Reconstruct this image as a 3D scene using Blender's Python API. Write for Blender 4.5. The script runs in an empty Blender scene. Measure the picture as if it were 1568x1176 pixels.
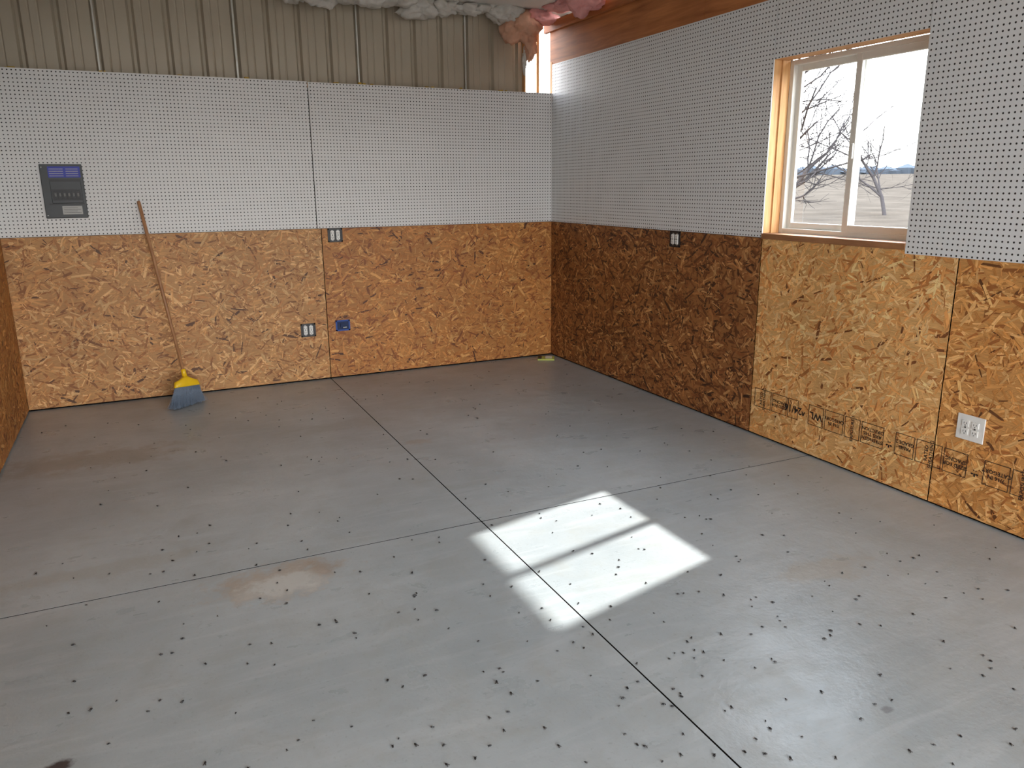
import bpy, math, random
import numpy as np
from mathutils import Vector, Matrix, noise

scene = bpy.context.scene
PI = math.pi

def lin(c):
    return tuple(((v/255)/12.92 if v/255 <= .04045 else ((v/255+.055)/1.055)**2.4) for v in c)

# ------------------------------------------------------------ materials
class M:
    def __init__(s, name):
        s.m = bpy.data.materials.new(name); s.m.use_nodes = True
        s.nt = s.m.node_tree; s.b = s.nt.nodes['Principled BSDF']
    def n(s, t, **kw):
        nd = s.nt.nodes.new(t)
        for k, v in kw.items(): setattr(nd, k, v)
        return nd
    def l(s, a, b): s.nt.links.new(a, b)
    def math(s, op, a, b=None, c=None):
        nd = s.n('ShaderNodeMath', operation=op)
        for i, v in enumerate((a, b, c)):
            if v is None: continue
            if isinstance(v, (int, float)): nd.inputs[i].default_value = v
            else: s.l(v, nd.inputs[i])
        return nd.outputs[0]
    def mix(s, f, a, b, blend='MIX'):
        nd = s.n('ShaderNodeMix', data_type='RGBA', blend_type=blend)
        for i, v in ((0, f), (6, a), (7, b)):
            if isinstance(v, (int, float)): nd.inputs[i].default_value = v
            elif isinstance(v, tuple): nd.inputs[i].default_value = (*v, 1) if len(v) == 3 else v
            else: s.l(v, nd.inputs[i])
        return nd.outputs[2]
    def ramp(s, fac, stops):
        nd = s.n('ShaderNodeValToRGB'); e = nd.color_ramp.elements
        while len(e) < len(stops): e.new(.5)
        for x, (p, c) in zip(e, stops):
            x.position = p; x.color = (*c, 1) if isinstance(c, tuple) else (c, c, c, 1)
        s.l(fac, nd.inputs[0]); return nd.outputs[0]
    def noise(s, vec, scale, detail=4, rough=.55, dist=0):
        nd = s.n('ShaderNodeTexNoise'); nd.inputs['Scale'].default_value = scale
        nd.inputs['Detail'].default_value = detail; nd.inputs['Roughness'].default_value = rough
        nd.inputs['Distortion'].default_value = dist
        if vec is not None: s.l(vec, nd.inputs['Vector'])
        return nd.outputs['Fac']
    def pos(s): return s.n('ShaderNodeNewGeometry').outputs['Position']
    def mapv(s, vec, scale=(1, 1, 1), loc=(0, 0, 0)):
        nd = s.n('ShaderNodeMapping'); nd.inputs['Scale'].default_value = scale
        nd.inputs['Location'].default_value = loc; s.l(vec, nd.inputs[0]); return nd.outputs[0]
    def base(s, c):
        if isinstance(c, tuple): s.b.inputs['Base Color'].default_value = (*c, 1)
        else: s.l(c, s.b.inputs['Base Color'])
    def rough(s, r):
        if isinstance(r, (int, float)): s.b.inputs['Roughness'].default_value = r
        else: s.l(r, s.b.inputs['Roughness'])
    def bump(s, h, strength=.3, dist=.01):
        nd = s.n('ShaderNodeBump'); nd.inputs['Strength'].default_value = strength
        nd.inputs['Distance'].default_value = dist; s.l(h, nd.inputs['Height'])
        s.l(nd.outputs[0], s.b.inputs['Normal'])

def simple(name, rgb, rough=.5, var=.12, scale=30, metallic=0, bump=0, spec=.5):
    k = M(name); c = lin(rgb); nz = k.noise(k.pos(), scale, 2)
    k.base(k.mix(nz, tuple(v*(1-var) for v in c), tuple(min(1, v*(1+var)) for v in c)))
    k.rough(rough); k.b.inputs['Metallic'].default_value = metallic
    k.b.inputs['Specular IOR Level'].default_value = spec
    if bump: k.bump(nz, bump, .005)
    return k.m

def wood(name, a, b, axis='Z', rough=.6, sc=1):
    k = M(name); s = {'X': (3, 40, 40), 'Y': (40, 3, 40), 'Z': (40, 40, 3)}[axis]
    v = k.mapv(k.pos(), tuple(q*sc for q in s)); nz = k.noise(v, 1, 4, .6, .6)
    big = k.noise(k.pos(), 2.5, 2)
    f = k.math('ADD', k.math('MULTIPLY', nz, .8), k.math('MULTIPLY', big, .35))
    k.base(k.ramp(f, [(.32, lin(a)), (.75, lin(b))])); k.rough(rough); k.bump(nz, .25, .003)
    return k.m

def pegboard_mat(name, axis, off=(0, 0), tint=((222, 222, 221), (236, 235, 232))):
    k = M(name); sp = k.n('ShaderNodeSeparateXYZ'); k.l(k.pos(), sp.inputs[0])
    u = sp.outputs[0 if axis == 'X' else 1]; z = sp.outputs[2]
    def cell(v, o): return k.math('SUBTRACT', k.math('FRACT', k.math('DIVIDE', k.math('ADD', v, 400*.0254+o), .0254)), .5)
    cu, cz = cell(u, off[0]), cell(z, off[1])
    r = k.math('SQRT', k.math('ADD', k.math('MULTIPLY', cu, cu), k.math('MULTIPLY', cz, cz)))
    mask = k.ramp(r, [(.16, 1.0), (.19, 0.0)])
    nz = k.noise(k.pos(), 1.3, 3); nf = k.noise(k.pos(), 9, 3)
    col = k.mix(nz, lin(tint[0]), lin(tint[1]))
    col = k.mix(k.math('MULTIPLY', k.ramp(nf, [(.55, 0.0), (.8, 1.0)]), .25), col, lin((208, 206, 201)))
    k.base(k.mix(mask, col, lin((24, 22, 22)))); k.rough(.42)
    return k.m

def osb_mat():
    k = M('osb_wood_strands')
    at = k.n('ShaderNodeAttribute', attribute_name='Col').outputs['Color']
    uv = k.n('ShaderNodeUVMap', uv_map='UVMap').outputs[0]
    g = k.noise(k.mapv(uv, (18, 420, 1)), 1, 3, .65, .3)
    mul = k.ramp(g, [(.30, (.62, .58, .54)), (.48, (.95, .94, .93)), (.7, (1.2, 1.2, 1.2))])
    big = k.ramp(k.noise(k.pos(), 1.7, 2), [(.3, (.88, .87, .86)), (.7, (1.08, 1.08, 1.08))])
    k.base(k.mix(1.0, k.mix(1.0, at, mul, 'MULTIPLY'), big, 'MULTIPLY'))
    k.rough(.5); k.bump(g, .3, .002)
    return k.m

def floor_mat():
    k = M('painted_concrete')
    P = k.pos()
    n1 = k.noise(P, .9, 4, .6, .4); n2 = k.noise(P, 5, 5, .65, .3); n3 = k.noise(P, 60, 2, .6)
    streak = k.noise(k.mapv(P, (2.2, 14, 1)), 1, 4, .6, .8)
    edge = k.noise(P, 7, 5, .7)
    col = k.mix(k.ramp(n1, [(.35, 0.0), (.68, 1.0)]), lin((158, 165, 167)), lin((182, 187, 188)))
    col = k.mix(k.math('MULTIPLY', k.ramp(n2, [(.48, 0.0), (.72, 1.0)]), .42), col, lin((160, 159, 151)))
    col = k.mix(k.math('MULTIPLY', k.ramp(streak, [(.50, 0.0), (.74, 1.0)]), .34), col, lin((200, 204, 205)))
    col = k.mix(k.math('MULTIPLY', k.ramp(n3, [(.60, 0.0), (.75, 1.0)]), .28), col, lin((134, 132, 128)))
    e2 = k.math('MULTIPLY', k.math('SUBTRACT', edge, .5), 2.6)
    for i, (x, y, rx, ry, c, a) in enumerate([
        (-3.02, -3.33, .29, .16, (176, 150, 122), .6), (-2.99, -3.36, .22, .11, (204, 202, 196), .9),
        (-2.83, -3.30, .07, .10, (160, 136, 112), .5),
        (-3.78, -1.35, .65, .22, (140, 132, 118), .5), (-1.95, -1.9, .10, .07, (160, 134, 108), .35),
        (-.96, -4.22, .26, .10, (166, 154, 136), .4), (-3.745, -4.135, .045, .035, (62, 48, 44), .95),
        (-2.3, -1.35, .4, .12, (150, 150, 144), .4), (-1.5, -4.95, .03, .02, (90, 88, 88), .6),
        (-3.6, -2.9, .5, .08, (162, 158, 146), .35), (-1.1, -2.0, .5, .3, (155, 158, 158), .4)]):
        mp = k.mapv(P, (1/rx, 1/ry, 0), (-x/rx, -y/ry, 0))
        ln = k.n('ShaderNodeVectorMath', operation='LENGTH'); k.l(mp, ln.inputs[0])
        d = k.math('ADD', ln.outputs['Value'], e2)
        col = k.mix(k.ramp(d, [(.55, a), (1.0, 0.0)]), col, lin(c))
    k.base(col)
    rg = k.math('ADD', k.math('MULTIPLY', n2, .34), k.math('MULTIPLY', streak, .2))
    k.rough(k.math('ADD', rg, .06))
    h = k.math('ADD', n2, k.math('MULTIPLY', edge, .5))
    k.bump(k.math('ADD', h, k.math('MULTIPLY', n3, .12)), .24, .012)
    return k.m

# ------------------------------------------------------------ mesh builder
class MB:
    def __init__(s): s.v = []; s.f = []; s.mi = []
    def add(s, vs, fs, m=0):
        o = len(s.v); s.v += [tuple(v) for v in vs]
        s.f += [tuple(i+o for i in f) for f in fs]; s.mi += [m]*len(fs)
    def box(s, a, b, m=0):
        x0, x1 = sorted((a[0], b[0])); y0, y1 = sorted((a[1], b[1])); z0, z1 = sorted((a[2], b[2]))
        vs = [(x0,y0,z0),(x1,y0,z0),(x1,y1,z0),(x0,y1,z0),(x0,y0,z1),(x1,y0,z1),(x1,y1,z1),(x0,y1,z1)]
        s.add(vs, [(0,3,2,1),(4,5,6,7),(0,1,5,4),(1,2,6,5),(2,3,7,6),(3,0,4,7)], m)
    def tube(s, pts, rad, seg=8, m=0, cap=True):
        pts = [Vector(p) for p in pts]; rings = []
        for i, p in enumerate(pts):
            t = (pts[min(i+1, len(pts)-1)]-pts[max(i-1, 0)]).normalized()
            a = t.orthogonal().normalized() if i == 0 else (pa-t*pa.dot(t)).normalized()
            pa = a; b = t.cross(a); r = rad[i] if isinstance(rad, (list, tuple)) else rad
            rings.append([p+(a*math.cos(2*PI*j/seg)+b*math.sin(2*PI*j/seg))*r for j in range(seg)])
        vs = [q for r in rings for q in r]; fs = []
        for i in range(len(pts)-1):
            for j in range(seg):
                k = (j+1) % seg; fs.append((i*seg+j, i*seg+k, (i+1)*seg+k, (i+1)*seg+j))
        if cap:
            fs.append(tuple(range(seg))[::-1]); fs.append(tuple((len(pts)-1)*seg+j for j in range(seg)))
        s.add(vs, fs, m)
    def obj(s, name, mats, parent=None, bevel=0, smooth=False):
        me = bpy.data.meshes.new(name); me.from_pydata(s.v, [], s.f)
        for m in (mats if isinstance(mats, list) else [mats]): me.materials.append(m)
        me.polygons.foreach_set('material_index', s.mi)
        if smooth: me.polygons.foreach_set('use_smooth', [True]*len(s.f))
        me.update(); ob = bpy.data.objects.new(name, me); scene.collection.objects.link(ob)
        if parent: ob.parent = parent
        if bevel:
            md = ob.modifiers.new('bevel', 'BEVEL'); md.width = bevel; md.segments = 2; md.limit_method = 'ANGLE'
        return ob

def empty(name):
    e = bpy.data.objects.new(name, None); e.empty_display_size = .1
    scene.collection.objects.link(e); return e

# ------------------------------------------------------------ dimensions
XL = -4.217; YF = -9.3; ZO = 1.22; ZB = 2.308; ZR = 2.54; ZC = 2.95
W0, W1, WZ0, WZ1 = -2.666, -3.654, 1.22, 2.218
JX, JY = -2.061, -3.161

m_osb = osb_mat()
m_pegX = pegboard_mat('pegboard_white_back', 'X'); m_pegY = pegboard_mat('pegboard_white_side', 'Y', tint=((224, 227, 229), (235, 237, 237)))
m_floor = floor_mat()
m_dark = simple('dark_gap', (20, 18, 17), 1.0, spec=0)
m_pine = wood('pine_jamb', (184, 122, 68), (230, 184, 126), 'Z')
m_pineY = wood('pine_jamb_horizontal', (160, 108, 62), (222, 172, 118), 'Y')
m_pineX = wood('pine_plate', (140, 96, 50), (205, 150, 90), 'X')
m_beam = wood('lumber_beam', (138, 76, 36), (206, 134, 76), 'Y', sc=.6)
m_metal = simple('taupe_steel_siding', (180, 170, 150), .42, .06, 3, .1)
m_seam = simple('galvanized_seam', (205, 204, 196), .35, .08, 20, .3)
m_white = simple('white_plastic', (236, 235, 230), .35, .02)
m_vinyl = simple('white_vinyl', (226, 224, 216), .4, .03)
m_black = simple('black_plastic', (26, 26, 28), .4, .1)

# ------------------------------------------------------------ floor
b = MB(); g = .0032
b.box((XL-.2, YF-.2, -.16), (.2, .2, -.06), 1)
for xa, xb in ((XL-.2, JX-g), (JX+g, .2)):
    for ya, yb in ((YF-.2, JY-g), (JY+g, .2)):
        b.box((xa, ya, -.07), (xb, yb, 0), 0)
b.box((JX-g-.0001, YF-.2, -.06), (JX+g+.0001, .2, -.0004), 1)       # dark strips filling the saw cuts
b.box((XL-.2, JY-g-.0001, -.06), (.2, JY+g+.0001, -.0005), 1)
floor = b.obj('floor', [m_floor, m_dark])

# ------------------------------------------------------------ OSB boards (real overlapping strands)
def osb(name, O, U, N, u0, u1, v0, v1, tone, seed, parent, dens=2000):
    rng = random.Random(seed); O, U, N = Vector(O), Vector(U), Vector(N); Z = Vector((0, 0, 1))
    V = []; F = []; COL = []; UV = []
    cols = [lin(c) for c in tone['c']]; wts = tone['w']
    flip = U.cross(Z).dot(N) < 0
    def put(pts, d, col, uvs):
        o = len(V)
        for (u, v), q in zip(pts, uvs):
            u = min(max(u, u0), u1); v = min(max(v, v0), v1)
            V.append(O+U*u+Z*v+N*(d+rng.uniform(0, .0002))); COL.append((*col, 1)); UV.append(q)
        idx = list(range(o, o+len(pts)))
        F.append(idx[::-1] if flip else idx)
    mid = tuple(c*.85 for c in cols[1])
    put([(u0, v0), (u1, v0), (u1, v1), (u0, v1)], -.001, mid, [(u0, v0), (u1, v0), (u1, v1), (u0, v1)])
    n = int((u1-u0)*(v1-v0)*dens)
    for i in range(n):
        cu, cv = rng.uniform(u0, u1), rng.uniform(v0, v1)
        small = i > n*.6
        L = rng.uniform(.02, .06) if small else min(.14, max(.03, rng.gauss(.078, .03)))
        w = rng.uniform(.003, .010) if small else rng.uniform(.007, .022)
        th = rng.gauss(0, .75) if rng.random() < .7 else rng.uniform(0, PI)
        if tone.get('diag'): th += tone['diag']
        e = [rng.uniform(0, .35)*min(L, w*3) for _ in range(4)]
        bend = rng.uniform(-.15, .15)*w
        loc = [(-L/2+e[0], -w/2), (0, -w/2*rng.uniform(.8, 1.15)+bend), (L/2-e[1], -w/2*rng.uniform(.5, 1)),
               (L/2, rng.uniform(-.3, .3)*w), (L/2-e[2], w/2*rng.uniform(.6, 1)), (0, w/2*rng.uniform(.8, 1.1)+bend),
               (-L/2+e[3], w/2*rng.uniform(.5, 1)), (-L/2, rng.uniform(-.3, .3)*w)]
        c, s = math.cos(th), math.sin(th)
        pts = [(cu+x*c-y*s, cv+x*s+y*c) for x, y in loc]
        col = rng.choices(cols, wts)[0]; k = rng.uniform(.8, 1.22)
        col = tuple(min(1, q*k) for q in col)
        ox, oy = rng.uniform(0, 30), rng.uniform(0, 30)
        put(pts, .0001+.0009*i/n, col, [(x+ox, y+oy) for x, y in loc])
    me = bpy.data.meshes.new(name); me.from_pydata([tuple(v) for v in V], [], F)
    a = me.color_attributes.new('Col', 'FLOAT_COLOR', 'POINT')
    a.data.foreach_set('color', np.array(COL, 'f').ravel())
    uvl = me.uv_layers.new(name='UVMap'); uva = []
    for f in F:
        for i in f: uva += UV[i]
    uvl.data.foreach_set('uv', uva)
    me.materials.append(m_osb); me.update()
    ob = bpy.data.objects.new(name, me); scene.collection.objects.link(ob); ob.parent = parent
    return ob

T_BL = dict(c=[(224, 178, 120), (206, 152, 92), (186, 128, 72), (150, 96, 50), (98, 62, 34)], w=[3, 5, 4, 2, .45])
T_BR = dict(c=[(218, 162, 94), (200, 136, 70), (182, 116, 54), (148, 86, 40), (90, 50, 25)], w=[2.2, 5, 4, 2, .45])
T_R1 = dict(c=[(208, 156, 98), (176, 118, 66), (144, 88, 46), (112, 66, 33), (70, 40, 21)], w=[2.2, 3, 4, 4, 1.7])
T_R2 = dict(c=[(249, 206, 144), (240, 186, 118), (226, 162, 94), (194, 126, 66), (126, 76, 38)], w=[4, 5, 4, 1.6, .3], diag=-.5)
T_R3 = dict(c=[(242, 188, 120), (226, 164, 94), (206, 142, 74), (170, 106, 52), (108, 66, 32)], w=[3, 5, 4, 2, .4], diag=-.3)

# ------------------------------------------------------------ wall_back
b = MB()
b.box((XL-.15, .014, 0), (.15, .15, ZB-.04), 0)
b.box((XL-.15, .004, ZB-.04), (-.0, .13, ZB-.004), 1)
wall_back = b.obj('wall_back', [m_dark, m_pineX])
SX = -2.061
osb('osb_board_a', (0, 0, 0), (1, 0, 0), (0, -1, 0), XL, SX-.003, .012, ZO, T_BL, 1, wall_back)
osb('osb_board_b', (0, 0, 0), (1, 0, 0), (0, -1, 0), SX+.003, 0, .012, ZO, T_BR, 2, wall_back)
b = MB()
b.box((XL, 0, ZO+.003), (-2.094, .006, ZB+.004)); b.box((-2.088, 0, ZO+.003), (0, .006, ZB))
b.obj('pegboard', m_pegX, wall_back)
b = MB(); prof = []; x = XL-.2; i = 0
while x < -.20:
    prof += [(x, .145), (x+.016, .170), (x+.034, .170), (x+.050, .145)]
    for q in (.095, .15): prof += [(x+q-.008, .145), (x+q, .149), (x+q+.008, .145)]
    x += .2286
prof = [p for p in prof if p[0] < -.21]+[(-.21, .145)]
vs = [(px, py, z) for px, py in prof for z in (2.1, 3.1)]
b.add(vs, [(2*i, 2*i+2, 2*i+3, 2*i+1) for i in range(len(prof)-1)], 0)
for sx in (-3.49, -2.575, -1.66, -.75):
    b.box((sx, .135, 2.1), (sx+.012, .146, 3.1), 1)
b.obj('steel_siding', [m_metal, m_seam], wall_back)
b = MB()
b.box((-.215, .10, ZB-.03), (-.20, .15, 2.97)); b.box((.0, .0, 2.25), (.035, .04, 2.56))
b.box((-.085, .12, ZB-.03), (-.06, .14, 2.97))
b.obj('corner_stud', m_pine, wall_back, bevel=.002)
b = MB(); rng = random.Random(12)
for x in (-4.0, -3.5, -2.95, -2.5, -1.9, -1.65, -1.1, -.85, -.45):
    for _ in range(3):
        q = x+rng.uniform(-.05, .05); b.box((q, .004, ZB-.004), (q+rng.uniform(.01, .03), .03, ZB+rng.uniform(.004, .016)))
b.obj('foam_bits', simple('yellow_foam', (196, 160, 70), .8), wall_back, bevel=.002)

# ------------------------------------------------------------ wall_right
b = MB()
for (ya, yb, za, zb) in ((.004, W0+.03, 0, ZR+.3), (W0+.03, W1-.03, 0, WZ0-.012), (W0+.03, W1-.03, WZ1+.03, ZR+.3), (W1-.03, YF, 0, ZR+.3)):
    b.box((.014, ya, za), (.17, yb, zb), 0)
b.box((.15, 0, 0), (.17, .27, 3.1), 0)                                   # wall extension added to block sun leaking in at the corner gap
wall_right = b.obj('wall_right', [m_dark])
for i, (ya, yb, T) in enumerate(((0, -2.667, T_R1), (-2.673, -3.936, T_R2), (-3.942, -5.21, T_R3), (-5.216, -6.48, T_R2), (-6.486, YF, T_R3))):
    osb('osb_board_'+'cdefg'[i], (0, 0, 0), (0, 1, 0), (-1, 0, 0), yb, ya, .012, ZO, T, 11+i, wall_right)
b = MB()
b.box((0, -.002, ZO+.003), (.006, W0+.0, ZR)); b.box((0, W0-.004, WZ1), (.006, W1+.003, 2.64))
b.box((-.002, W1, ZO-.022), (.006, W1-2.44, 2.64)); b.box((0, W1-2.445, ZO-.02), (.006, YF, 2.64))
b.obj('pegboard_side', m_pegY, wall_right)
b = MB()
b.box((.004, .05, ZR-.01), (.012, -2.02, 2.80)); b.box((.001, -2.024, ZR-.01), (.012, -4.6, 2.80))
b.box((-.02, .12, 2.80), (.012, YF, 2.88)); b.obj('header_beam', m_beam, wall_right, bevel=.003)

# window ---------------------------------------------------------------
win = empty('window_1')
b = MB()
b.box((.007, W0, WZ0+.028), (.118, W0+.028, WZ1+.02), 0)
b.box((.06, W0, WZ0+.028), (.118, W0-.010, WZ1-.001), 0)
b.box((.007, W1, WZ0+.028), (.118, W1-.028, WZ1+.02), 0)
b.box((.007, W0, WZ1), (.118, W1, WZ1+.028), 1)
b.box((-.006, W0-.001, WZ0-.004), (.118, W1+.001, WZ0+.028), 2)
m_sill = wood('weathered_sill', (104, 66, 42), (176, 124, 82), 'Y')
b.obj('jamb_boards', [m_pine, m_pineY, m_sill], win, bevel=.0015)
b = MB(); fz0, fz1 = WZ0+.028, WZ1-.002; fy0, fy1 = W0-.010, W1+.004
def frame(mb, y0, y1, z0, z1, x0, x1, w, m=0):
    mb.box((x0, y0, z0), (x1, y0-w, z1), m); mb.box((x0, y1+w, z0), (x1, y1, z1), m)
    mb.box((x0, y0-w, z0), (x1, y1+w, z0+w), m); mb.box((x0, y0-w, z1-w), (x1, y1+w, z1), m)
frame(b, fy0, fy1, fz0, fz1, .118, .178, .028)
ym = (fy0+fy1)/2
b.obj('vinyl_frame', m_vinyl, win, bevel=.003)
b = MB()
frame(b, fy0-.026, ym-.022, fz0+.026, fz1-.026, .148, .170, .036); b.obj('fixed_sash', m_vinyl, win, bevel=.003)
b = MB()
frame(b, ym+.022, fy1+.026, fz0+.026, fz1-.026, .122, .144, .038)
b.box((.112, ym+.004, 1.66), (.124, ym-.012, 1.74)); b.obj('sliding_sash', m_vinyl, win, bevel=.003)
k = M('window_glass'); nt = k.nt
tr = k.n('ShaderNodeBsdfTransparent'); tr.inputs[0].default_value = (.95, .965, .96, 1)
gl = k.n('ShaderNodeBsdfGlossy'); gl.inputs['Roughness'].default_value = .02
fr = k.n('ShaderNodeFresnel'); fr.inputs[0].default_value = 1.45; mx = k.n('ShaderNodeMixShader')
k.l(fr.outputs[0], mx.inputs[0]); k.l(tr.outputs[0], mx.inputs[1]); k.l(gl.outputs[0], mx.inputs[2])
k.l(mx.outputs[0], nt.nodes['Material Output'].inputs[0])
b = MB()
b.add([(.160, fy0-.05, fz0+.05), (.160, ym, fz0+.05), (.160, ym, fz1-.05), (.160, fy0-.05, fz1-.05)], [(0, 1, 2, 3)])
b.add([(.133, ym, fz0+.05), (.133, fy1+.05, fz0+.05), (.133, fy1+.05, fz1-.05), (.133, ym, fz1-.05)], [(0, 1, 2, 3)])
b.obj('glass_panes', k.m, win)

# ------------------------------------------------------------ wall_left / wall_front / ceiling
b = MB(); b.box((XL-.15, .15, 0), (XL-.014, YF, ZC+.1)); wall_left = b.obj('wall_left', m_dark)
xx = [0.0, -2.44, -4.88, YF]
for i in range(3):
    osb('osb_board_'+'hij'[i], (XL, 0, 0), (0, 1, 0), (1, 0, 0), xx[i+1]+.003, xx[i]-.003, .012, ZO, (T_BR, T_BL, T_BR)[i], 31+i, wall_left, 1300)
b = MB(); b.box((XL-.004, 0, ZO+.003), (XL, YF, ZC)); b.obj('pegboard_left', m_pegY, wall_left)
b = MB()
DX0, DX1, DZ = -4.05, -.2, 2.75
b.box((XL-.15, YF, 0), (DX0, YF-.15, ZC+.1)); b.box((DX1, YF, 0), (.17, YF-.15, ZC+.1)); b.box((DX0, YF, DZ), (DX1, YF-.15, ZC+.1))
b.obj('wall_front', m_pineX)
m_ceil = simple('white_vapor_barrier', (228, 226, 220), .6, .08, 4, 0, .4)
b = MB(); b.box((XL-.15, .17, ZC), (.18, YF-.15, ZC+.08)); ceiling = b.obj('ceiling', m_ceil)

def fluff(mb, c, r, seed, m=0, amp=.35, fr=6):
    import bmesh
    bm = bmesh.new(); bmesh.ops.create_icosphere(bm, subdivisions=4, radius=1)
    vs = []
    for v in bm.verts:
        p = v.co.copy(); q = Vector((p.x*r[0], p.y*r[1], p.z*r[2]))
        o = Vector((seed*3.7, seed*1.3, seed*.7))
        d = noise.noise(q*fr+o)*amp+noise.noise(q*fr*3+o)*amp*.6+noise.noise(q*fr*8+o)*amp*.3
        q = q*(1+d); vs.append(q+Vector(c))
    mb.add(vs, [tuple(x.index for x in f.verts) for f in bm.faces], m); bm.free()
m_pink = simple('pink_fiberglass', (238, 172, 168), .95, .18, 25, 0, .8)
m_cream = simple('aged_fiberglass', (214, 212, 204), .95, .15, 25, 0, .8)
m_tan = simple('tan_fiberglass', (222, 174, 146), .95, .2, 22, 0, .8)
b = MB()
rng = random.Random(5); x = -2.25
while x < -.5:
    w = rng.uniform(.06, .15)
    fluff(b, (x+w, .02+rng.uniform(-.03, .03), 2.925+rng.uniform(-.02, .02)), (w*1.1, .10, rng.uniform(.035, .08)), rng.uniform(0, 99), 1, .65, 10)
    x += w*1.35
fluff(b, (-.30, .0, 2.84), (.15, .09, .13), 3, 2, .6, 9); fluff(b, (-.20, .02, 2.70), (.06, .05, .12), 8, 2, .6, 14)
fluff(b, (-.42, .0, 2.92), (.14, .1, .07), 13, 1, .6, 9); fluff(b, (-.12, -.02, 2.90), (.16, .1, .06), 14, 0, .5, 8)
fluff(b, (-.24, .05, 2.57), (.022, .02, .10), 11, 1, .6, 18)
fluff(b, (-.12, -.75, 2.87), (.12, .17, .08), 17, 0, .55, 10); fluff(b, (-.1, -.35, 2.94), (.1, .25, .05), 18, 0, .5, 9)
b.obj('fiberglass_insulation', [m_pink, m_cream, m_tan], ceiling, smooth=True)

# ------------------------------------------------------------ broom
broom = empty('broom')
m_handle = wood('broom_handle_wood', (138, 92, 58), (190, 140, 98), 'Z', .45)
m_yel = simple('yellow_plastic', (244, 198, 30), .35, .06)
m_bri = simple('blue_gray_bristle', (98, 112, 130), .6, .3, 120)
top = Vector((-3.344, -.016, 1.453)); cap = Vector((-3.182, -.30, .205))
b = MB(); ax = (cap-top).normalized()
b.tube([top, top+ax*.01, top.lerp(cap, .5), cap], [.008, .012, .012, .0115], 14); b.obj('handle', m_handle, broom, smooth=True)
b = MB()
d = Vector((.76, .58, -.10)).normalized(); nrm = ax.cross(d).normalized()
def ell(c, a, t, seg=24): return [c+d*a*math.copysign(abs(math.cos(q))**.7, math.cos(q))+nrm*t*math.copysign(abs(math.sin(q))**.7, math.sin(q)) for q in [2*PI*j/seg for j in range(seg)]]
b.tube([cap-ax*.06, cap-ax*.055, cap], [.012, .0165, .0175], 16)
rings = [ell(cap-ax*.004, .018, .017), ell(cap+ax*.015, .055, .020), ell(cap+ax*.03, .098, .024), ell(cap+ax*.066, .112, .027), ell(cap+ax*.070, .108, .024)]
vs = [v for r in rings for v in r]; fs = []
for i in range(4):
    for j in range(24): fs.append((i*24+j, i*24+(j+1) % 24, (i+1)*24+(j+1) % 24, (i+1)*24+j))
fs += [tuple(range(24))[::-1], tuple(96+j for j in range(24))]
b.add(vs, fs); b.obj('cap', m_yel, broom, smooth=True)
b = MB(); rng = random.Random(4)
pl, pr = Vector((-3.305, -.43, .004)), Vector((-3.065, -.255, .004)); hn = Vector((-.6, .78, 0))
for i in range(900):
    u, t = rng.uniform(-1, 1), rng.uniform(-1, 1)
    a = cap+ax*.06+d*u*.100+nrm*t*.019
    e = pl.lerp(pr, (u+1)/2)+hn*t*.035+Vector((rng.gauss(0, .006), rng.gauss(0, .006), abs(rng.gauss(0, .006))))
    mm = a.lerp(e, .5)+Vector((rng.gauss(0, .002), rng.gauss(0, .002), 0))
    b.tube([a, mm, e], [.0012, .0013, .001], 4, cap=False)
b.obj('bristles', m_bri, broom)

# ------------------------------------------------------------ electrical panel
ep = empty('electrical_panel')
m_gray = simple('dark_gray_enamel', (54, 58, 60), .4, .06); m_lab = simple('blue_label', (62, 72, 176), .5, .15, 60)
m_lab2 = simple('silver_label', (186, 186, 182), .5, .1, 90)
x0, x1, z0, z1 = -3.928, -3.672, 1.345, 1.705
b = MB(); b.box((x0, -.014, z0), (x1, -.0005, z1)); b.obj('cover', m_gray, ep, bevel=.004)
b = MB(); b.box((x0+.05, -.019, z0+.10), (x1-.018, -.0135, z1-.10)); b.obj('door', m_gray, ep, bevel=.003)
b = MB(); b.box((x0+.056, -.0205, z0+.118), (x1-.024, -.0185, z0+.195))
b.box((x0+.05, -.0205, z1-.116), (x1-.018, -.0185, z1-.100)); b.box((x0+.03, -.0155, z0+.09), (x1-.012, -.0138, z0+.100)); b.obj('breaker_window', m_black, ep)
b = MB()
for i in range(6):
    xa = x0+.066+i*.0272; b.box((xa, -.0235, z0+.128), (xa+.022, -.0200, z0+.184), 0)
    b.box((xa+.005, -.030, z0+.146), (xa+.017, -.0230, z0+.168), 1)
b.obj('breakers', [m_black, simple('breaker_toggle', (112, 112, 110), .5)], ep, bevel=.001)
b = MB(); b.box((x0+.048, -.0155, z1-.088), (x1-.014, -.0138, z1-.015)); b.obj('blue_notice', m_lab, ep)
b = MB()
for r in range(4):
    for c_ in range(2): b.box((x0+.055+c_*.10, -.0162, z1-.034-r*.015), (x0+.14+c_*.09, -.0153, z1-.030-r*.015))
b.obj('notice_text', m_lab2, ep)
b = MB(); b.box((x0+.105, -.0155, z0+.025), (x1-.03, -.0138, z0+.082)); b.obj('rating_label', m_lab2, ep)
b = MB()
for r in range(4): b.box((x0+.112, -.0162, z0+.036+r*.011), (x1-.038-.02*(r % 2), -.0153, z0+.038+r*.011))
b.obj('rating_text', m_black, ep)
b = MB()
for r in range(2): b.tube([(x0+.013, -.0175, z0+.02+r*.32), (x0+.013, -.013, z0+.02+r*.32)], .004, 10)
b.obj('cover_screws', m_lab2, ep)

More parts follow.
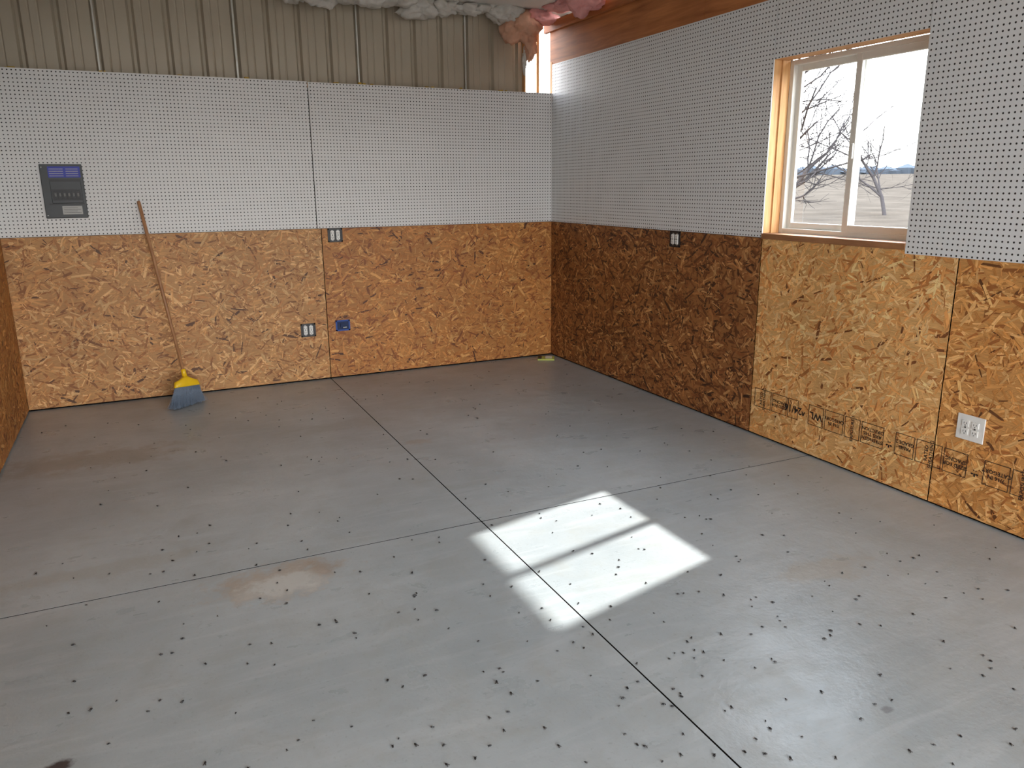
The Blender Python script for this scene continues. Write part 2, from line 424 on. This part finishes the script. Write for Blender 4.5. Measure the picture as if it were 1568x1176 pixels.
# ------------------------------------------------------------ outlets
def receptacle(mb, cu, cz, mk, m, md, d0, sc=1):
    def bx(u0, u1, z0, z1, a, c, mi):
        P = [mk(u, z, d) for u in (u0, u1) for z in (z0, z1) for d in (a, c)]
        xs, ys, zs = zip(*P); mb.box((min(xs), min(ys), min(zs)), (max(xs), max(ys), max(zs)), mi)
    for s in (-1, 1):
        zc = cz+s*.0195*sc
        bx(cu-.0165*sc, cu+.0165*sc, zc-.0145*sc, zc+.0145*sc, d0, d0+.004, m)
        bx(cu-.0075, cu-.0050, zc-.003, zc+.006, d0+.0035, d0+.0045, md)
        bx(cu+.0050, cu+.0075, zc-.003, zc+.006, d0+.0035, d0+.0045, md)
        bx(cu-.0025, cu+.0025, zc-.011, zc-.007, d0+.0035, d0+.0045, md)
    bx(cu-.003, cu+.003, cz-.003, cz+.003, d0, d0+.003, md)
    return bx
mkB = lambda u, z, d: (u, -d, z)
mkR = lambda u, z, d: (-d, u, z)
m_mtl = simple('zinc_strap', (150, 150, 146), .4, .1, 40, .6); m_bluebox = simple('blue_box_plastic', (24, 74, 160), .45, .1)
m_navy = simple('blue_box_interior', (16, 40, 84), .6)
def open_box(name, cu, cz, mk, rec=True, w=.118, h=.108, rim=None):
    e = empty(name); b = MB()
    def bx(u0, u1, z0, z1, a, c, mi):
        P = [mk(u, z, d) for u in (u0, u1) for z in (z0, z1) for d in (a, c)]
        xs, ys, zs = zip(*P); b.box((min(xs), min(ys), min(zs)), (max(xs), max(ys), max(zs)), mi)
    t = .012
    bx(cu-w/2, cu+w/2, cz-h/2, cz-h/2+t, .0015, .005, 0); bx(cu-w/2, cu+w/2, cz+h/2-t, cz+h/2, .0015, .005, 0)
    bx(cu-w/2, cu-w/2+t, cz-h/2, cz+h/2, .0015, .005, 0); bx(cu+w/2-t, cu+w/2, cz-h/2, cz+h/2, .0015, .005, 0)
    bx(cu-w/2+.001, cu+w/2-.001, cz-h/2+.001, cz+h/2-.001, .0013, .0022, 1)
    if rec:
        for s in (-1, 1):
            c = cu+s*.0225
            bx(c-.008, c+.008, cz-.048, cz+.048, .002, .0032, 2)
            bx(c-.0145, c+.0145, cz-.034, cz+.034, .003, .006, 3)
            receptacle(b, c, cz, mk, 3, 1, .006, .88)
    else:
        bx(cu-.02, cu+.012, cz-.012, cz+.018, .002, .009, 1); bx(cu+.0, cu+.03, cz-.02, cz-.012, .002, .01, 2)
    b.obj('box_and_receptacles', [rim or m_black, m_black, m_mtl, m_white] if rec else [rim, m_navy, m_mtl, m_white], e, bevel=.0008)
open_box('electrical_outlet', -1.954, 1.166, mkB); open_box('electrical_outlet', -2.219, .421, mkB)
open_box('electrical_outlet', -1.825, 1.166, mkR)
open_box('junction_box', -1.937, .437, mkB, rec=False, w=.118, h=.09, rim=m_bluebox)
e = empty('wall_outlet_plate'); b = MB()
b.box((-.007, -4.107-.067, .433-.060), (-.0015, -4.107+.067, .433+.060)); b.obj('cover_plate', m_white, e, bevel=.003)
b = MB()
for s in (-1, 1): receptacle(b, -4.107+s*.0235, .433, mkR, 0, 1, .007)
b.obj('receptacles', [m_white, m_black], e, bevel=.0006)

# ------------------------------------------------------------ stamp on the OSB
m_ink = simple('black_ink', (44, 34, 28), .7, .3, 80)
st = empty('lumber_grade_stamp'); b = MB()
def rect(y0, y1, z0, z1, t=.003):
    for a, c, e_, f in ((y0, y1, z0, z0+t), (y0, y1, z1-t, z1), (y0, y0+t, z0, z1), (y1-t, y1, z0, z1)):
        b.box((-.0024, a, e_), (-.0019, c, f))
def text(s, y, z, size, rot):
    cu = bpy.data.curves.new('t', 'FONT'); cu.body = s; cu.size = size; cu.align_x = 'CENTER'; cu.align_y = 'CENTER'; cu.resolution_u = 2
    cu.offset = size*.02
    o = bpy.data.objects.new('t', cu); scene.collection.objects.link(o); bpy.context.view_layer.update()
    me = bpy.data.meshes.new_from_object(o.evaluated_get(bpy.context.evaluated_depsgraph_get()))
    c, s_ = math.cos(rot), math.sin(rot)
    vs = []
    for v in me.vertices:
        tx, ty = v.co.x*c-v.co.y*s_, v.co.x*s_+v.co.y*c
        vs.append((-.0022, y-tx, z+ty))
    b.add(vs, [tuple(p.vertices) for p in me.polygons]); bpy.data.objects.remove(o)
yy = -2.70; zc = .248
cells = [('RATED\nSHEATHING', .15), ('SIZED FOR\nSPACING', .13), ('24/16', .09), ('^', .07), ('WL', .12), ('7/16 IN\nCATEGORY', .14), ('EXPOSURE 1', .11), ('STRENGTH\nAXIS THIS\nDIRECTION', .15), ('*', .06), ('PANEL\nGRADE 2', .12), ('RATED\nSHEATHING', .15), ('SIZED FOR\nSPACING', .13), ('*', .07), ('7/16 IN\nCATEGORY', .13), ('EXPOSURE 1', .11), ('STRENGTH\nAXIS', .12)]
for i, (s, w) in enumerate(cells):
    big = s in ('WL', '^', '*', '24/16')
    text(s, yy-w/2, zc, .085 if s == '*' else (.06 if big else .026), PI if i % 2 else (PI/2 if not big else PI))
    if i not in (3, 8, 12): rect(yy-w+.006, yy-.004, zc-.058, zc+.058)
    yy -= w
ob = b.obj('ink_lettering', m_ink, st)

# ------------------------------------------------------------ small packet in corner
b = MB()
def rbox(cx, cy, a, L, W, z0, z1, m):
    c, s = math.cos(a), math.sin(a)
    P = [(cx+x*c-y*s, cy+x*s+y*c) for x, y in ((-L/2, -W/2), (L/2, -W/2), (L/2, W/2), (-L/2, W/2))]
    b.add([(x, y, z0) for x, y in P]+[(x, y, z1+(.008 if i > 1 else 0)) for i, (x, y) in enumerate(P)], [(3, 2, 1, 0), (4, 5, 6, 7), (0, 1, 5, 4), (1, 2, 6, 5), (2, 3, 7, 6), (3, 0, 4, 7)], m)
rbox(-.14, -.17, -.5, .15, .09, .0006, .012, 0); rbox(-.12, -.18, -.5, .06, .05, .016, .018, 1); rbox(-.19, -.145, -.5, .03, .075, .014, .02, 2)
b.obj('paper_packet', [simple('packet_green', (190, 196, 96), .5), simple('packet_cream', (232, 226, 205), .5), m_black])

# ------------------------------------------------------------ dead flies
b = MB(); rng = random.Random(77)
def fly(x, y, s=1):
    if (x+3.18)**2+(y+.33)**2 < .06: return
    a = rng.uniform(0, 2*PI); c, si = math.cos(a), math.sin(a); L = .0042*s; r = .0024*s
    def w(p): return (x+p[0]*c-p[1]*si, y+p[0]*si+p[1]*c, p[2]+.0003)
    vs = [w((-L*1.1, 0, r*.8))]; seg = 6
    for t, rr in ((-.6, .85), (0, 1.1), (.45, .7), (.8, .75)):
        vs += [w((t*L, math.cos(2*PI*j/seg)*r*rr, r+math.sin(2*PI*j/seg)*r*rr)) for j in range(seg)]
    vs.append(w((L*1.15, 0, r))); fs = [(0, 1+(j+1) % seg, 1+j) for j in range(seg)]
    for q in range(3):
        for j in range(seg): fs.append((1+q*seg+j, 1+q*seg+(j+1) % seg, 1+(q+1)*seg+(j+1) % seg, 1+(q+1)*seg+j))
    fs += [(1+3*seg+j, 1+3*seg+(j+1) % seg, 1+4*seg) for j in range(seg)]
    b.add(vs, fs, 0)
    for s2 in (-1, 1): b.add([w((.2*L, 0, r*1.9)), w((-1.5*L, s2*r*1.8, r*.6)), w((-1.6*L, s2*r*.5, r*.6))], [(0, 1, 2)], 1)
cnt = 0
while cnt < 640:
    x, y = rng.uniform(XL+.1, -.15), rng.uniform(-6.2, -.3)
    dens = .28+.72*max(0, min(1, (-y-2.7)/1.7))**1.2
    dens *= math.exp(-((x+2.1)/1.9)**2)*.6+.4
    if rng.random() < dens:
        fly(x, y, rng.uniform(.8, 1.4)); cnt += 1
for cx, cy, n in ((-1.95, -4.85, 10), (-2.6, -4.55, 14), (-1.7, -4.5, 6)):
    for _ in range(n): fly(cx+rng.gauss(0, .2), cy+rng.gauss(0, .2), rng.uniform(.9, 1.5))
b.obj('dead_flies', [simple('fly_body', (20, 18, 20), .4), simple('fly_wing', (70, 66, 62), .3)])

# ------------------------------------------------------------ outside
m_field = simple('dry_field', (70, 64, 58), 1.0, .45, .6, spec=0)
b = MB(); N = 40; vs = []; fs = []
for i in range(N+1):
    for j in range(N+1):
        x, y = -160+i*10, -160+j*10; r = math.hypot(x+2, y+4)
        vs.append((x, y, -.2+max(0, r-14)*.022))
for i in range(N):
    for j in range(N): a = i*(N+1)+j; fs.append((a, a+N+1, a+N+2, a+1))
b.add(vs, fs); b.obj('field_ground', m_field)
b = MB(); rng = random.Random(9)
for i in range(160):
    a = -.2+i/160*1.8; x, y = 165*math.cos(a)-2, 165*math.sin(a)-4; h = rng.uniform(1.2, 2.4)
    b.tube([(x, y, 2.8), (x+rng.uniform(-.6, .6), y, 3.1+h*.5), (x, y, 3.1+h*.8)], [1.8, 2.1, .3], 6)
b.obj('distant_treeline', simple('far_trees', (70, 76, 84), 1.0, spec=0))
m_bark = simple('bare_bark', (64, 60, 60), 1.0, spec=0)
def tree(name, base, H, seed, lean, r0):
    rng = random.Random(seed); b = MB()
    def branch(p, d, L, r, dep):
        pts = [p]; rad = [r]; q = p.copy(); dd = d.copy(); n = 4
        for i in range(n):
            dd = (dd+Vector((rng.gauss(0, .16), rng.gauss(0, .16), rng.gauss(.03, .12)))).normalized()
            q = q+dd*L/n; pts.append(q.copy()); rad.append(r*(1-.45*(i+1)/n))
            if dep > 0:
                for _ in range(rng.choice((1, 2, 2)) if dep < 4 else 2):
                    sd = (dd+Vector((rng.gauss(0, .8), rng.gauss(0, .8), rng.gauss(-.05, .3)))).normalized()
                    branch(q.copy(), sd, L*rng.uniform(.5, .75), rad[-1]*.58, dep-1)
        b.tube(pts, rad, 4 if dep < 3 else 8, cap=False)
    branch(Vector(base), Vector(lean).normalized(), H, r0, 4)
    return b.obj(name, m_bark, smooth=True)
tree('bare_tree', (8.8, 6.6, -.2), 3.9, 3, (.0, .02, 1), .11)
tree('bare_tree', (24.5, 16.7, .1), 3.6, 8, (0, 0, 1), .08)

# ------------------------------------------------------------ light
sd = bpy.data.lights.new('sun', 'SUN'); sd.energy = 10; sd.angle = math.radians(1.2); sd.color = (1, .985, .96)
so = bpy.data.objects.new('sun', sd); scene.collection.objects.link(so)
so.rotation_euler = Vector((-1, -.2375, -.93)).to_track_quat('-Z', 'Y').to_euler()
w = bpy.data.worlds.new('sky'); scene.world = w; w.use_nodes = True; nt = w.node_tree
bg = nt.nodes['Background']; tc = nt.nodes.new('ShaderNodeTexCoord'); sp = nt.nodes.new('ShaderNodeSeparateXYZ')
rp = nt.nodes.new('ShaderNodeValToRGB'); nt.links.new(tc.outputs['Generated'], sp.inputs[0]); nt.links.new(sp.outputs[2], rp.inputs[0])
e = rp.color_ramp.elements; e[0].position = 0; e[0].color = (1, .99, .97, 1); e[1].position = .7; e[1].color = (.74, .85, 1, 1)
nt.links.new(rp.outputs[0], bg.inputs[0]); bg.inputs[1].default_value = 12.5
def portal(name, loc, rot, sx, sy):
    l = bpy.data.lights.new(name, 'AREA'); l.shape = 'RECTANGLE'; l.size = sx; l.size_y = sy; l.cycles.is_portal = True
    o = bpy.data.objects.new(name, l); scene.collection.objects.link(o); o.location = loc; o.rotation_euler = rot
portal('door_portal', ((DX0+DX1)/2, YF-.16, DZ/2), (PI/2, 0, 0), DX1-DX0, DZ)
portal('window_portal', (.19, (W0+W1)/2, (WZ0+WZ1)/2), (PI/2, 0, PI/2), 1.0, 1.0)

# ------------------------------------------------------------ camera
p, y, r = math.radians(-14.286), math.radians(-25.223), math.radians(-.505)
cy, sy, cp, s_p = math.cos(y), math.sin(y), math.cos(p), math.sin(p)
f = Vector((-sy*cp, cy*cp, s_p)); rt = Vector((cy, sy, 0)); up = rt.cross(f)
R_ = math.cos(r)*rt+math.sin(r)*up; U_ = -math.sin(r)*rt+math.cos(r)*up
cam = bpy.data.cameras.new('camera'); co = bpy.data.objects.new('camera', cam); scene.collection.objects.link(co)
co.matrix_world = Matrix(((R_.x, U_.x, -f.x, -3.375), (R_.y, U_.y, -f.y, -6.303), (R_.z, U_.z, -f.z, 1.535), (0, 0, 0, 1)))
cam.sensor_width = 36; cam.lens = 1191.2/1568*36; cam.clip_start = .05; cam.clip_end = 1000
scene.camera = co
scene.view_settings.view_transform = 'Standard'; scene.view_settings.look = 'None'
scene.view_settings.exposure = 0
